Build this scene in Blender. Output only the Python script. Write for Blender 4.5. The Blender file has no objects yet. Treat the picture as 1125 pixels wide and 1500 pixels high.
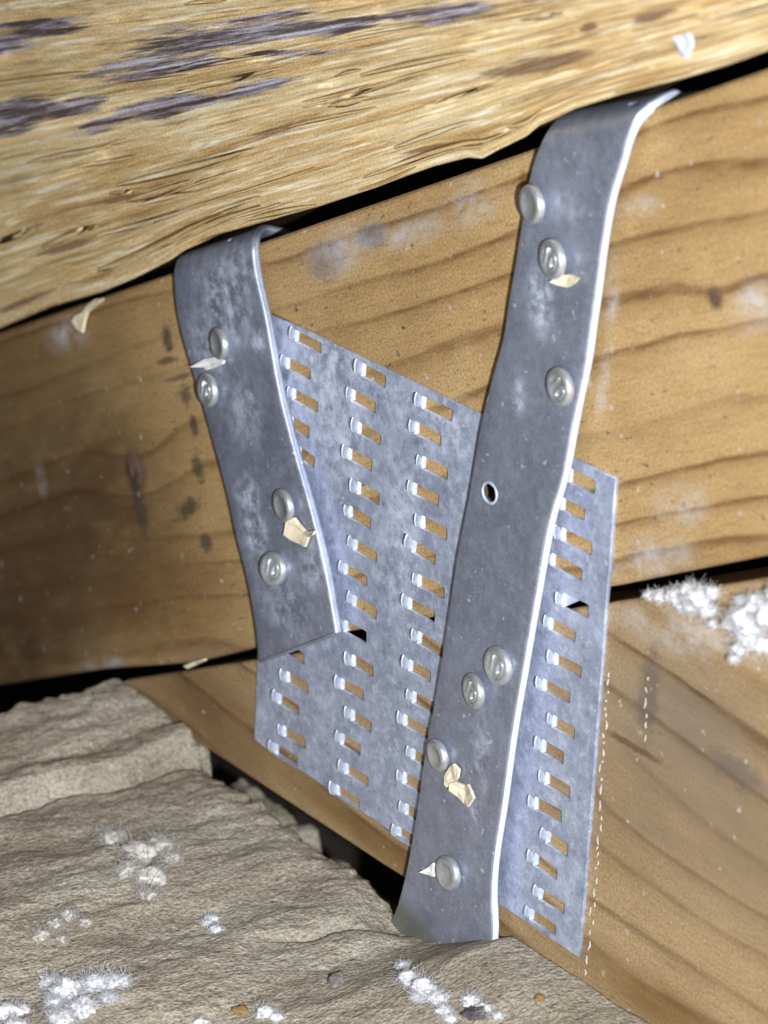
import bpy, bmesh, math, random
import numpy as np
from mathutils import Vector, Matrix, noise

random.seed(7)
SC = bpy.context.scene
COL = SC.collection

# ------------------------------------------------------------------ camera
F_PX, W, H, DIST = 4530.0, 1125, 1500, 0.66
CU = Vector((0.578, 0.308, -0.756))
CU = -Vector((-2902 - W / 2, -1100 - H / 2, F_PX)).normalized()      # truss X axis seen by the lens
CV = -Vector((-43 - W / 2, 12976 - H / 2, F_PX)).normalized()         # truss Z axis
CV = (CV - CU * CU.dot(CV)).normalized()
CN = CU.cross(CV)
if CN.z > 0:
    CN = -CN
M = Matrix((CU, -CN, CV))                                             # lens (right, down, ahead) -> world
CAM = Vector((0, 0, 0.1)) - DIST * (M @ Vector((0, 0, 1)))
cd = bpy.data.cameras.new('camera')
cam = bpy.data.objects.new('camera', cd)
COL.objects.link(cam)
R = M @ Vector((1, 0, 0)); U = M @ Vector((0, -1, 0)); B = M @ Vector((0, 0, -1))
cam.matrix_world = Matrix(((R.x, U.x, B.x, CAM.x), (R.y, U.y, B.y, CAM.y), (R.z, U.z, B.z, CAM.z), (0, 0, 0, 1)))
cd.sensor_fit = 'HORIZONTAL'
cd.sensor_width = 36.0
cd.lens = F_PX / W * 36.0
cd.clip_start = 0.02
cd.dof.use_dof = True
cd.dof.focus_distance = 0.645
cd.dof.aperture_fstop = 26
SC.camera = cam

# ------------------------------------------------------------------ world, lamp, exposure
wd = bpy.data.worlds.new('attic_air'); SC.world = wd; wd.use_nodes = True
wd.node_tree.nodes['Background'].inputs[0].default_value = (0.78, 0.85, 1.0, 1)
wd.node_tree.nodes['Background'].inputs[1].default_value = 0.22


def lamp(name, loc, target, size, power, color):
    d = bpy.data.lights.new(name, 'AREA'); d.shape = 'DISK'; d.size = size; d.energy = power; d.color = color
    o = bpy.data.objects.new(name, d); COL.objects.link(o)
    o.location = loc
    o.rotation_euler = (Vector(target) - Vector(loc)).to_track_quat('-Z', 'Y').to_euler()
    return o


lamp('camera_flash', CAM + R * 0.045 - U * 0.03 - B * 0.01, (0.0, 0, 0.1), 0.016, 7.0, (0.90, 0.95, 1.0))  # camera flash beside the lens, read from the short shadows
vs = SC.view_settings
SC.display_settings.display_device = 'sRGB'
vs.view_transform = 'Standard'; vs.look = 'None'; vs.gamma = 1.0; vs.use_curve_mapping = False
vs.exposure = 0.0


# ------------------------------------------------------------------ helpers
def at(px, py, y=0.0):
    """point of the plane Y = y (parallel to the truss face) that stands at this spot of the photograph"""
    r = M @ Vector(((px - W / 2) / F_PX, (py - H / 2) / F_PX, 1))
    return CAM + r * ((y - CAM.y) / r.y)


def onfloor(px, py, z):
    r = M @ Vector(((px - W / 2) / F_PX, (py - H / 2) / F_PX, 1))
    return CAM + r * ((z - CAM.z) / r.z)


def tag(o, label=None, cat=None, group=None, kind=None):
    if label: o['label'] = label
    if cat: o['category'] = cat
    if group: o['group'] = group
    if kind: o['kind'] = kind
    return o


def link(name, me, mat=None, parent=None, smooth=False):
    o = bpy.data.objects.new(name, me); COL.objects.link(o)
    if mat and not me.materials: me.materials.append(mat)
    if parent: o.parent = parent
    if smooth:
        me.polygons.foreach_set('use_smooth', [True] * len(me.polygons))
    return o


def mesh(name, verts, faces):
    me = bpy.data.meshes.new(name); me.from_pydata([tuple(v) for v in verts], [], faces); me.update()
    return me


def fix_normals(me):
    bm = bmesh.new(); bm.from_mesh(me); bmesh.ops.recalc_face_normals(bm, faces=bm.faces); bm.to_mesh(me); bm.free()
    return me


def evaluated(o):
    dg = bpy.context.evaluated_depsgraph_get()
    return bpy.data.meshes.new_from_object(o.evaluated_get(dg))


def sm(a, b, x):
    t = min(1.0, max(0.0, (x - a) / (b - a)))
    return t * t * (3 - 2 * t)


def lerp_poly(pts, t):
    """point at fraction t (by y of rows) of a list of tuples"""
    n = len(pts) - 1
    f = min(max(t, 0), 1) * n
    i = min(int(f), n - 1)
    return tuple(a + (b - a) * (f - i) for a, b in zip(pts[i], pts[i + 1]))


def lin(c):
    return tuple((x / 255 / 12.92) if x / 255 <= 0.04045 else ((x / 255 + 0.055) / 1.055) ** 2.4 for x in c)


class NT:
    """terse node tree builder"""
    def __init__(s, name):
        s.m = bpy.data.materials.new(name); s.m.use_nodes = True
        s.t = s.m.node_tree; s.n = s.t.nodes; s.p = s.n['Principled BSDF']
        s.tc = s.n.new('ShaderNodeTexCoord')
        s.co = s.tc.outputs['Object']

    def put(s, sock, v):
        if hasattr(v, 'is_linked'): s.t.links.new(v, sock)
        elif isinstance(v, tuple) and len(v) == 3 and sock.type == 'RGBA': sock.default_value = v + (1,)
        else: sock.default_value = v

    def math(s, op, a, b=0.0, c=0.0, clamp=False):
        n = s.n.new('ShaderNodeMath'); n.operation = op; n.use_clamp = clamp
        for k, v in enumerate((a, b, c)): s.put(n.inputs[k], v)
        return n.outputs[0]

    def vmath(s, op, a, b):
        n = s.n.new('ShaderNodeVectorMath'); n.operation = op
        s.put(n.inputs[0], a); s.put(n.inputs[1], b)
        return n.outputs[0]

    def map(s, scale, loc=(0, 0, 0), rot=(0, 0, 0), co=None):
        n = s.n.new('ShaderNodeMapping'); s.put(n.inputs[0], co or s.co)
        n.inputs['Location'].default_value = loc; n.inputs['Rotation'].default_value = rot; n.inputs['Scale'].default_value = scale
        return n.outputs[0]

    def noise(s, co, scale=1.0, detail=4.0, rough=0.55, dist=0.0):
        n = s.n.new('ShaderNodeTexNoise'); s.put(n.inputs['Vector'], co)
        n.inputs['Scale'].default_value = scale; n.inputs['Detail'].default_value = detail
        n.inputs['Roughness'].default_value = rough; n.inputs['Distortion'].default_value = dist
        return n.outputs[0]

    def voronoi(s, co, scale=1.0, feat='F1'):
        n = s.n.new('ShaderNodeTexVoronoi'); s.put(n.inputs['Vector'], co); n.inputs['Scale'].default_value = scale; n.feature = feat
        return n.outputs['Distance']

    def ramp(s, fac, stops, interp='LINEAR'):
        n = s.n.new('ShaderNodeValToRGB'); s.put(n.inputs[0], fac); cr = n.color_ramp; cr.interpolation = interp
        while len(cr.elements) < len(stops): cr.elements.new(0.5)
        for e, (p, c) in zip(cr.elements, stops):
            e.position = p; e.color = (c if isinstance(c, tuple) else (c, c, c)) + (1,)
        return n.outputs[0]

    def mix(s, fac, a, b, mode='MIX'):
        n = s.n.new('ShaderNodeMix'); n.data_type = 'RGBA'; n.blend_type = mode
        s.put(n.inputs['Factor'], fac); s.put(n.inputs[6], a); s.put(n.inputs[7], b)
        return n.outputs[2]

    def sep(s, v):
        n = s.n.new('ShaderNodeSeparateXYZ'); s.put(n.inputs[0], v)
        return n.outputs

    def comb(s, x, y, z):
        n = s.n.new('ShaderNodeCombineXYZ')
        for k, v in enumerate((x, y, z)): s.put(n.inputs[k], v)
        return n.outputs[0]

    def attr(s, name):
        n = s.n.new('ShaderNodeAttribute'); n.attribute_name = name
        return n

    def spot(s, c, rx, rz, ang=0.0, soft=0.5):
        """soft elliptical mask around a point of the face (object coordinates x, z)"""
        x, y, z = s.sep(s.co)
        dx = s.math('SUBTRACT', x, c[0]); dz = s.math('SUBTRACT', z, c[1])
        ca, sa = math.cos(ang), math.sin(ang)
        a = s.math('DIVIDE', s.math('ADD', s.math('MULTIPLY', dx, ca), s.math('MULTIPLY', dz, sa)), rx)
        b = s.math('DIVIDE', s.math('SUBTRACT', s.math('MULTIPLY', dz, ca), s.math('MULTIPLY', dx, sa)), rz)
        d = s.math('SQRT', s.math('ADD', s.math('MULTIPLY', a, a), s.math('MULTIPLY', b, b)))
        n = s.n.new('ShaderNodeMapRange'); n.interpolation_type = 'SMOOTHSTEP'
        s.put(n.inputs[0], d); n.inputs[1].default_value = 1.0; n.inputs[2].default_value = 1.0 - soft
        n.inputs[3].default_value = 0; n.inputs[4].default_value = 1
        return n.outputs[0]

    def union(s, masks):
        m = masks[0]
        for k in masks[1:]: m = s.math('MAXIMUM', m, k)
        return m

    def bump(s, h, strength=0.3, dist=0.001):
        n = s.n.new('ShaderNodeBump'); n.inputs['Strength'].default_value = strength; n.inputs['Distance'].default_value = dist
        s.put(n.inputs['Height'], h)
        s.t.links.new(n.outputs[0], s.p.inputs['Normal'])

    def done(s, color, rough=0.7, metal=0.0, spec=0.3):
        s.put(s.p.inputs['Base Color'], color); s.put(s.p.inputs['Roughness'], rough); s.put(s.p.inputs['Metallic'], metal)
        s.p.inputs['Specular IOR Level'].default_value = spec
        return s.m


# ------------------------------------------------------------------ frames of the two chords
PITCH = math.atan2((at(1125, 98) - at(0, 485)).z, (at(1125, 98) - at(0, 485)).x)
CHORD_M = Matrix.Translation(at(562, 560)) @ Matrix.Rotation(-PITCH, 4, 'Y')
CHORD_I = CHORD_M.inverted()
LOW_M = Matrix.Translation(at(760, 1150)) @ Matrix.Rotation(math.radians(2.5), 4, 'Y')
LOW_I = LOW_M.inverted()


def loc_of(inv, px, py, y=0.0):
    p = inv @ at(px, py, y)
    return (p.x, p.z)


# ------------------------------------------------------------------ materials
def lumber(name, inv, cols, period, dark, knots=(), scuffs=(), stains_shade=(), specks=0.62, wob=0.012, seed=0.0, smudges=()):
    t = NT(name)
    x, y, z = t.sep(t.co)
    w1 = t.noise(t.map((6, 20, 14), (seed, 0, 0)), 1.0, 2.0, 0.5)
    w2 = t.noise(t.map((30, 60, 60), (seed + 3, 0, 0)), 1.0, 3.0, 0.5)
    zz = t.math('ADD', z, t.math('ADD', t.math('MULTIPLY', t.math('SUBTRACT', w1, 0.5), wob * 2.2), t.math('MULTIPLY', t.math('SUBTRACT', w2, 0.5), wob * 0.22)))
    for (kx, kz), rr in knots:            # rings part around a knot
        k = t.spot((kx, kz), rr * 5.5, rr * 3.0, 0, 1.0)
        zz = t.math('ADD', zz, t.math('MULTIPLY', k, rr * 0.6))
    ph = t.math('DIVIDE', zz, period)
    ph = t.math('ADD', ph, t.math('MULTIPLY', t.noise(t.map((1.5, 3, 60), (seed, 1, 2)), 1.0, 1.0), 1.5))
    fr = t.math('FRACT', ph)
    late = t.ramp(fr, [(0.0, 0.25), (0.05, 0.05), (0.50, 0.05), (0.80, 0.40), (0.91, 1.0), (0.97, 0.85), (1.0, 0.25)])
    amp = t.ramp(t.noise(t.map((5, 9, 55), (seed + 8, 0, 0)), 1.0, 3.0), [(0.34, 0.20), (0.62, 1.0)])
    fib = t.noise(t.map((110, 300, 1500), (seed, 2, 0)), 1.0, 4.0, 0.65)
    brk = t.noise(t.map((90, 90, 420), (seed, 6, 0)), 1.0, 3.0, 0.6)
    late = t.math('MULTIPLY', t.math('MULTIPLY', late, amp), t.ramp(brk, [(0.3, 0.45), (0.6, 1.0)]))
    blot = t.noise(t.map((22, 16, 36), (seed + 5, 0, 0)), 1.0, 5.0, 0.62)
    c = t.ramp(blot, [(0.28, cols[0]), (0.5, cols[1]), (0.74, cols[2])])
    c = t.mix(t.math('MULTIPLY', t.ramp(fib, [(0.34, 1.0), (0.50, 0.0)]), 0.22), c, tuple(v * 0.6 for v in dark))
    gr = t.noise(t.map((1700, 1700, 1700)), 1.0, 2.0, 0.6)
    c = t.mix(0.34, c, t.ramp(gr, [(0.30, (0.05, 0.04, 0.03)), (0.70, (0.92, 0.86, 0.76))]), 'OVERLAY')
    for (sx, sz), rx, rz, ang, col, amt in stains_shade:
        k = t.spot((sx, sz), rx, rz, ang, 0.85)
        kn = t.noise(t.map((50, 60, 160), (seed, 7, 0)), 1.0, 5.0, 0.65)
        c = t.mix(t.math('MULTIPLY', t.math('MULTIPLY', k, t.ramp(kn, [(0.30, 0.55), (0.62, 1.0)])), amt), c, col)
    c = t.mix(t.math('MULTIPLY', late, 0.88), c, t.mix(0.55, dark, c, 'MULTIPLY'))
    sm_n = t.noise(t.map((240, 240, 520), (seed, 9, 0)), 1.0, 5.0, 0.7)
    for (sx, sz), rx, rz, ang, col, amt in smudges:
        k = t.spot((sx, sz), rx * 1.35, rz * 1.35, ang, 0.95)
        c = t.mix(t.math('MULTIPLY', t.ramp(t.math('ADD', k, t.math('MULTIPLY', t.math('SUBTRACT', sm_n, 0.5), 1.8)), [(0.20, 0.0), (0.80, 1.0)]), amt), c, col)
    for (kx, kz), rr in knots:
        k = t.spot((kx, kz), rr * 1.0, rr * 1.15, 0.25, 0.8)
        k2 = t.spot((kx + rr * 0.14, kz + rr * 0.1), rr * 0.62, rr * 0.75, 0.25, 0.5)
        kn = t.noise(t.map((350, 350, 350)), 1.0, 4.0)
        c = t.mix(t.math('MULTIPLY', k, t.ramp(kn, [(0.3, 1.0), (0.7, 0.8)])), c, (0.028, 0.018, 0.015))
        c = t.mix(t.math('MULTIPLY', k2, t.ramp(kn, [(0.35, 0.2), (0.6, 0.9)])), c, (0.20, 0.12, 0.085))
    sc_n = t.noise(t.map((95, 95, 150), (seed, 4, 0)), 1.0, 6.0, 0.72)
    for (sx, sz), rx, rz, ang in scuffs:
        k = t.spot((sx, sz), rx, rz, ang, 0.9)
        c = t.mix(t.math('MULTIPLY', t.math('MULTIPLY', k, t.ramp(sc_n, [(0.40, 0.0), (0.70, 1.0)])), 0.75), c, (0.60, 0.58, 0.60))
    sp = t.noise(t.map((300, 300, 300), (seed + 1, 5, 0)), 1.0, 3.0, 0.6)
    c = t.mix(t.math('MULTIPLY', t.ramp(sp, [(specks + 0.03, 0.0), (specks + 0.14, 1.0)]), 0.75), c, (0.70, 0.66, 0.66))
    hgt = t.math('ADD', t.math('MULTIPLY', fib, 0.5), t.math('ADD', t.math('MULTIPLY', late, 0.4), t.math('MULTIPLY', gr, 0.4)))
    t.bump(hgt, 0.30, 0.0005)
    return t.done(c, 0.72, 0.0, 0.25)


cl = lambda px, py: loc_of(CHORD_I, px, py)
ll = lambda px, py: loc_of(LOW_I, px, py)
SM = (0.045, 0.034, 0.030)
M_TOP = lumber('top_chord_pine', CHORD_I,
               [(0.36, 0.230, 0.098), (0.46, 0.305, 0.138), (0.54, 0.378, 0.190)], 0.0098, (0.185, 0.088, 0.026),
               knots=[(cl(197, 690), 0.0066), (cl(1048, 437), 0.0028)],
               scuffs=[(cl(505, 365), 0.020, 0.008, 0.05), (cl(690, 300), 0.014, 0.007, 0.0), (cl(100, 490), 0.016, 0.007, 0), (cl(930, 310), 0.010, 0.004, 0.0),
                       (cl(950, 820), 0.02, 0.007, 0), (cl(1105, 450), 0.010, 0.007, 0), (cl(60, 700), 0.004, 0.007, 0), (cl(897, 430), 0.003, 0.012, -0.45), (cl(884, 560), 0.003, 0.012, -0.5), (cl(600, 340), 0.02, 0.005, 0), (cl(1000, 740), 0.012, 0.006, 0), (cl(150, 975), 0.02, 0.003, 0)],
               stains_shade=[(cl(20, 930), 0.070, 0.038, 0.1, (0.050, 0.024, 0.010), 0.96), (cl(120, 780), 0.075, 0.040, 0.0, (0.090, 0.047, 0.020), 0.95), (cl(40, 700), 0.11, 0.075, 0.2, (0.11, 0.060, 0.026), 0.92),  # first spot is a cast shadow painted dark in the lower left corner
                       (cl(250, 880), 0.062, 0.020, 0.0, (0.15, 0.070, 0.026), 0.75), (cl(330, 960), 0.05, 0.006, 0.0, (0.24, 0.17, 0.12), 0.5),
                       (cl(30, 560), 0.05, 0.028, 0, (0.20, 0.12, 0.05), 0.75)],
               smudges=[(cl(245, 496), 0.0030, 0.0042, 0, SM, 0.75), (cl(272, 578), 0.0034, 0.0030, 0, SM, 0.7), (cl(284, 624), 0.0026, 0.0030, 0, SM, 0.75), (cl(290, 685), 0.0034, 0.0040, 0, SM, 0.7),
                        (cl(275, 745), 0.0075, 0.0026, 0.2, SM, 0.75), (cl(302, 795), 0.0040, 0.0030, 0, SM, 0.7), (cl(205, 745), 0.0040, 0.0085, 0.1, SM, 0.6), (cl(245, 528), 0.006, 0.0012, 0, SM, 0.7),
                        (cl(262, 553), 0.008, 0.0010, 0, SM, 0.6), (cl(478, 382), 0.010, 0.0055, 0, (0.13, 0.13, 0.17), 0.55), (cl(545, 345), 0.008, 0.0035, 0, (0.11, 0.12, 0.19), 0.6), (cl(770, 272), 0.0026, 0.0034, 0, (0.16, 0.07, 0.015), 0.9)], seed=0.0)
M_LOW = lumber('bottom_chord_pine', LOW_I,
               [(0.30, 0.205, 0.100), (0.38, 0.265, 0.140), (0.46, 0.330, 0.180)], 0.0105, (0.15, 0.075, 0.028),
               scuffs=[(ll(1000, 930), 0.03, 0.006, 0.2)],
               stains_shade=[(ll(990, 1060), 0.045, 0.022, 0.1, (0.205, 0.160, 0.120), 0.8), (ll(1030, 1220), 0.07, 0.026, 0.1, (0.225, 0.155, 0.100), 0.75),
                       (ll(300, 1040), 0.05, 0.02, 0, (0.17, 0.090, 0.036), 0.8), (ll(560, 1240), 0.07, 0.006, 0, (0.19, 0.10, 0.028), 0.85),
                       (ll(960, 1470), 0.06, 0.008, 0.0, (0.20, 0.11, 0.030), 0.85)],
               smudges=[(ll(950, 1020), 0.004, 0.012, 0, (0.09, 0.075, 0.07), 0.5), (ll(1080, 1130), 0.010, 0.004, 0, (0.09, 0.075, 0.07), 0.5), (ll(930, 1095), 0.012, 0.0011, 0.05, (0.10, 0.05, 0.02), 0.7)], specks=0.63, seed=11.0, wob=0.014)


def galvanised(name, base, light, mott, smears=(), warm=None, rough=0.42, metal=0.75):
    t = NT(name)
    a = t.noise(t.map((85, 85, 85)), 1.0, 5.0, 0.68)
    b = t.noise(t.map((420, 420, 420)), 1.0, 4.0, 0.7)
    g = t.noise(t.map((2800, 2800, 2800)), 1.0, 1.0)
    c = t.ramp(a, [(0.38, base), (0.66, light)])
    c = t.mix(t.math('MULTIPLY', t.ramp(b, [(0.50, 0.0), (0.68, 1.0)]), mott), c, tuple(min(1, v * 1.45) for v in light))
    c = t.mix(t.math('MULTIPLY', t.ramp(b, [(0.28, 1.0), (0.44, 0.0)]), mott), c, tuple(v * 0.55 for v in base))
    c = t.mix(0.14, c, t.ramp(g, [(0.3, 0.05), (0.7, 0.95)]), 'OVERLAY')
    met = metal
    if smears:
        ks = []
        for (sx, sz), rx, rz, ang, amt in smears:
            ks.append(t.math('MULTIPLY', t.spot((sx, sz), rx, rz, ang, 0.85), amt))
        k = t.union(ks)
        kn = t.noise(t.map((300, 300, 300), (3, 0, 0)), 1.0, 5.0, 0.7)
        k = t.math('MULTIPLY', k, t.ramp(kn, [(0.40, 0.0), (0.62, 1.0)]))
        c = t.mix(k, c, (0.66, 0.70, 0.86))
        met = t.math('MULTIPLY', t.math('SUBTRACT', 1.0, k), metal)
    sp = t.noise(t.map((520, 520, 520), (9, 5, 0)), 1.0, 2.0, 0.5)
    c = t.mix(t.ramp(sp, [(0.70, 0.0), (0.74, 0.8)]), c, (0.75, 0.78, 0.88))
    if warm:  # reflection of the insulation on the strap foot, painted as an olive spot
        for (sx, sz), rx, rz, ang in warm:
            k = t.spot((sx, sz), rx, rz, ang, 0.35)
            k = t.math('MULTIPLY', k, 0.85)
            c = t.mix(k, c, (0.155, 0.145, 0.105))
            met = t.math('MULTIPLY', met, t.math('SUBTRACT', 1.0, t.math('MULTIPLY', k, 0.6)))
    t.bump(t.math('ADD', b, t.math('MULTIPLY', a, 0.6)), 0.10, 0.0005)
    return t.done(c, t.math('MULTIPLY_ADD', b, 0.18, rough - 0.09), met, 0.4)


wl = lambda px, py, y=-0.004: (at(px, py, y).x, at(px, py, y).z)
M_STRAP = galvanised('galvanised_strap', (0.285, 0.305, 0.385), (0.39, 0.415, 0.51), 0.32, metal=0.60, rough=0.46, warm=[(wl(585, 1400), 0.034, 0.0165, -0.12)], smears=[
    (wl(795, 440), 0.006, 0.010, 0.2, 0.9), (wl(765, 580), 0.003, 0.006, 0.1, 0.8), (wl(365, 725), 0.008, 0.007, 0, 0.9),
    (wl(375, 780), 0.009, 0.012, 0.2, 0.8), (wl(835, 300), 0.008, 0.006, 0, 0.35), (wl(335, 440), 0.018, 0.016, 0, 0.7), (wl(310, 500), 0.014, 0.014, 0, 0.6), (wl(360, 600), 0.012, 0.012, 0, 0.5), (wl(420, 880), 0.016, 0.014, 0, 0.5), (wl(350, 390), 0.012, 0.008, 0, 0.5),
    (wl(710, 1100), 0.005, 0.016, 0, 0.55), (wl(700, 1180), 0.004, 0.008, 0, 0.6), (wl(460, 830), 0.008, 0.01, 0, 0.6), (wl(380, 500), 0.005, 0.005, 0, 0.8)])
M_PLATE = galvanised('galvanised_plate', (0.38, 0.42, 0.56), (0.55, 0.60, 0.77), 0.6, smears=[
    (wl(450, 560), 0.035, 0.030, 0, 0.85), (wl(600, 600), 0.03, 0.02, 0, 0.5), (wl(480, 640), 0.015, 0.02, 0, 0.8), (wl(570, 790), 0.012, 0.03, 0, 0.7),
    (wl(890, 980), 0.006, 0.03, 0, 0.6), (wl(640, 620), 0.016, 0.012, 0, 0.7)], rough=0.48, metal=0.5)
M_TOOTH = galvanised('galvanised_tooth', (0.55, 0.60, 0.76), (0.70, 0.75, 0.90), 0.30, rough=0.42, metal=0.45)
M_EDGE = galvanised('sheared_zinc_edge', (0.66, 0.71, 0.86), (0.78, 0.83, 0.95), 0.15, rough=0.5, metal=0.15)
M_EDGE_DULL = galvanised('dull_zinc_edge', (0.36, 0.40, 0.52), (0.46, 0.51, 0.64), 0.2, rough=0.5, metal=0.35)
M_NAIL = galvanised('galvanised_nail', (0.50, 0.515, 0.53), (0.66, 0.68, 0.70), 0.35, rough=0.36, metal=0.7)


def plain(name, col, rough=0.8, var=0.25, scale=400):
    t = NT(name)
    c = t.ramp(t.noise(t.map((scale,) * 3), 1.0, 4.0, 0.6), [(0.3, tuple(v * (1 - var) for v in col)), (0.7, tuple(min(1, v * (1 + var * 0.5)) for v in col))])
    return t.done(c, rough)


M_CHIP = plain('fresh_wood_chip', (0.80, 0.69, 0.50), 0.8, 0.15)
M_PALE = plain('pale_wood_chip', (0.86, 0.83, 0.82), 0.8, 0.08)
M_FLAKE = plain('zinc_flake', (0.62, 0.66, 0.80), 0.6, 0.15)
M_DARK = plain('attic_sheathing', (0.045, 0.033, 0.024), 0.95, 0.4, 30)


def rough_wood():
    """split fibres: the mesh carries 'grain' (along, across the fibre) and 'stain'"""
    t = NT('rough_split_timber')
    uv = t.n.new('ShaderNodeUVMap'); uv.uv_map = 'grain'
    g = uv.outputs[0]
    tone = t.noise(t.map((12, 90, 1), (2, 2, 0), co=g), 1.0, 4.0, 0.6)
    s1 = t.noise(t.map((38, 620, 1), co=g), 1.0, 5.0, 0.66, 0.15)
    s2 = t.noise(t.map((110, 1900, 1), (3, 1, 0), co=g), 1.0, 4.0, 0.65, 0.1)
    gr = t.noise(t.map((1700, 1700, 1), co=g), 1.0, 2.0, 0.6)
    m = t.math('ADD', t.math('MULTIPLY', tone, 0.6), t.math('MULTIPLY', s1, 0.4))
    c = t.ramp(m, [(0.36, (0.48, 0.320, 0.135)), (0.46, (0.60, 0.435, 0.215)), (0.55, (0.69, 0.535, 0.300)), (0.66, (0.80, 0.69, 0.49))])
    c = t.mix(t.ramp(s1, [(0.53, 0.0), (0.66, 0.9)]), c, (0.93, 0.86, 0.70))
    c = t.mix(t.ramp(s1, [(0.31, 0.8), (0.44, 0.0)]), c, (0.36, 0.205, 0.075))
    c = t.mix(t.ramp(s2, [(0.30, 0.55), (0.42, 0.0)]), c, (0.33, 0.185, 0.065))
    c = t.mix(t.ramp(s2, [(0.58, 0.0), (0.72, 0.7)]), c, (0.90, 0.83, 0.66))
    lo = t.noise(t.map((26, 520, 1), (1, 9, 0), co=g), 1.0, 4.0, 0.65)
    c = t.mix(t.ramp(lo, [(0.25, 0.9), (0.32, 0.0)]), c, (0.10, 0.048, 0.02))
    nA = t.noise(t.map((20, 330, 1), (4, 3, 0), co=g), 1.0, 5.0, 0.7, 0.1)
    nB = t.noise(t.map((70, 900, 1), (6, 1, 0), co=g), 1.0, 4.0, 0.7)
    st = t.attr('stain').outputs['Fac']
    k = t.math('ADD', st, t.math('ADD', t.math('MULTIPLY', t.math('SUBTRACT', nA, 0.5), 2.2), t.math('MULTIPLY', t.math('SUBTRACT', nB, 0.5), 0.9)))
    k = t.math('MULTIPLY', t.ramp(k, [(0.60, 0.0), (0.82, 1.0)]), t.ramp(st, [(0.02, 0.0), (0.25, 1.0)]))
    gN = t.noise(t.map((30, 560, 1), (5, 2, 0), co=g), 1.0, 5.0, 0.72)
    grey = t.ramp(gN, [(0.36, (0.040, 0.026, 0.030)), (0.46, (0.085, 0.062, 0.075)), (0.52, (0.27, 0.245, 0.30)), (0.61, (0.56, 0.53, 0.60))])
    c = t.mix(t.math('MULTIPLY', k, 0.94), c, grey)
    br = t.attr('brown').outputs['Fac']
    kb = t.math('MULTIPLY', t.ramp(t.math('ADD', br, t.math('ADD', t.math('MULTIPLY', t.math('SUBTRACT', s1, 0.5), 1.6), t.math('MULTIPLY', t.math('SUBTRACT', s2, 0.5), 1.0))), [(0.62, 0.0), (0.85, 0.8)]), t.ramp(br, [(0.02, 0.0), (0.3, 1.0)]))
    c = t.mix(kb, c, (0.17, 0.085, 0.05))
    c = t.mix(0.30, c, t.ramp(gr, [(0.3, (0.06, 0.05, 0.04)), (0.7, (0.94, 0.90, 0.84))]), 'OVERLAY')
    t.bump(t.math('ADD', t.math('MULTIPLY', s2, 0.5), s1), 0.5, 0.0012)
    return t.done(c, 0.8, 0.0, 0.12)


M_ROUGH = rough_wood()


def batt(name):
    t = NT(name)
    a = t.noise(t.map((60, 28, 60)), 1.0, 5.0, 0.6)
    b = t.noise(t.map((700, 330, 700)), 1.0, 4.0, 0.65)
    g = t.noise(t.map((1500, 1100, 1500)), 1.0, 2.0, 0.6)
    c = t.ramp(a, [(0.30, (0.28, 0.235, 0.170)), (0.5, (0.385, 0.335, 0.255)), (0.7, (0.47, 0.42, 0.335))])
    c = t.mix(t.ramp(b, [(0.28, 0.75), (0.44, 0.0)]), c, (0.15, 0.118, 0.080))
    c = t.mix(t.ramp(b, [(0.58, 0.0), (0.74, 0.5)]), c, (0.66, 0.60, 0.50))
    c = t.mix(0.40, c, t.ramp(g, [(0.3, 0.05), (0.7, 0.95)]), 'OVERLAY')
    t.bump(t.math('ADD', b, t.math('MULTIPLY', g, 0.6)), 0.7, 0.0013)
    return t.done(c, 0.95, 0.0, 0.05)


M_BATT = batt('mineral_wool')


def fluff(name, col):
    t = NT(name)
    n = t.noise(t.map((300, 300, 300)), 1.0, 4.0, 0.7)
    c = t.ramp(n, [(0.3, tuple(v * 0.82 for v in col)), (0.65, col)])
    t.p.inputs['Subsurface Weight'].default_value = 0.35
    t.p.inputs['Subsurface Radius'].default_value = (0.004, 0.004, 0.004)
    t.p.inputs['Subsurface Scale'].default_value = 0.6
    t.bump(n, 0.5, 0.001)
    return t.done(c, 1.0, 0.0, 0.0)


M_FLUFF = fluff('white_fibre', (0.93, 0.92, 0.95))
M_GREYFLUFF = fluff('dusty_fibre', (0.70, 0.65, 0.585))
M_FLECK = plain('fleck', (0.58, 0.53, 0.50), 0.9, 0.2)


# ------------------------------------------------------------------ the setting
def slab(name, corners, thick_dir, mat):
    v = [Vector(c) for c in corners]; v += [c + Vector(thick_dir) for c in v]
    me = fix_normals(mesh(name, v, [(0, 1, 2, 3), (7, 6, 5, 4), (0, 4, 5, 1), (1, 5, 6, 2), (2, 6, 7, 3), (3, 7, 4, 0)]))
    return tag(link(name, me, mat), kind='structure')


tp, hz = math.tan(PITCH), at(562, 291).z + 0.135
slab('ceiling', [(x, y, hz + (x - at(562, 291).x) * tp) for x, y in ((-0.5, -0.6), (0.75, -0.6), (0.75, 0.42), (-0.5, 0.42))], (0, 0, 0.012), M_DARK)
slab('wall_back_blocker', [(-0.5, 0.4, -0.1), (0.75, 0.4, -0.1), (0.75, 0.4, 0.9), (-0.5, 0.4, 0.9)], (0, 0.012, 0), M_DARK)  # added behind the truss so the gaps stay dark
slab('wall_left_blocker', [(-0.5, -0.6, -0.1), (-0.5, 0.42, -0.1), (-0.5, 0.42, 0.9), (-0.5, -0.6, 0.9)], (-0.012, 0, 0), M_DARK)  # added to block the bright world showing through the timber gap
slab('floor', [(-0.5, -0.6, -0.062), (0.75, -0.6, -0.062), (0.75, 0.4, -0.062), (-0.5, 0.4, -0.062)], (0, 0, -0.012), M_DARK)


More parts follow.
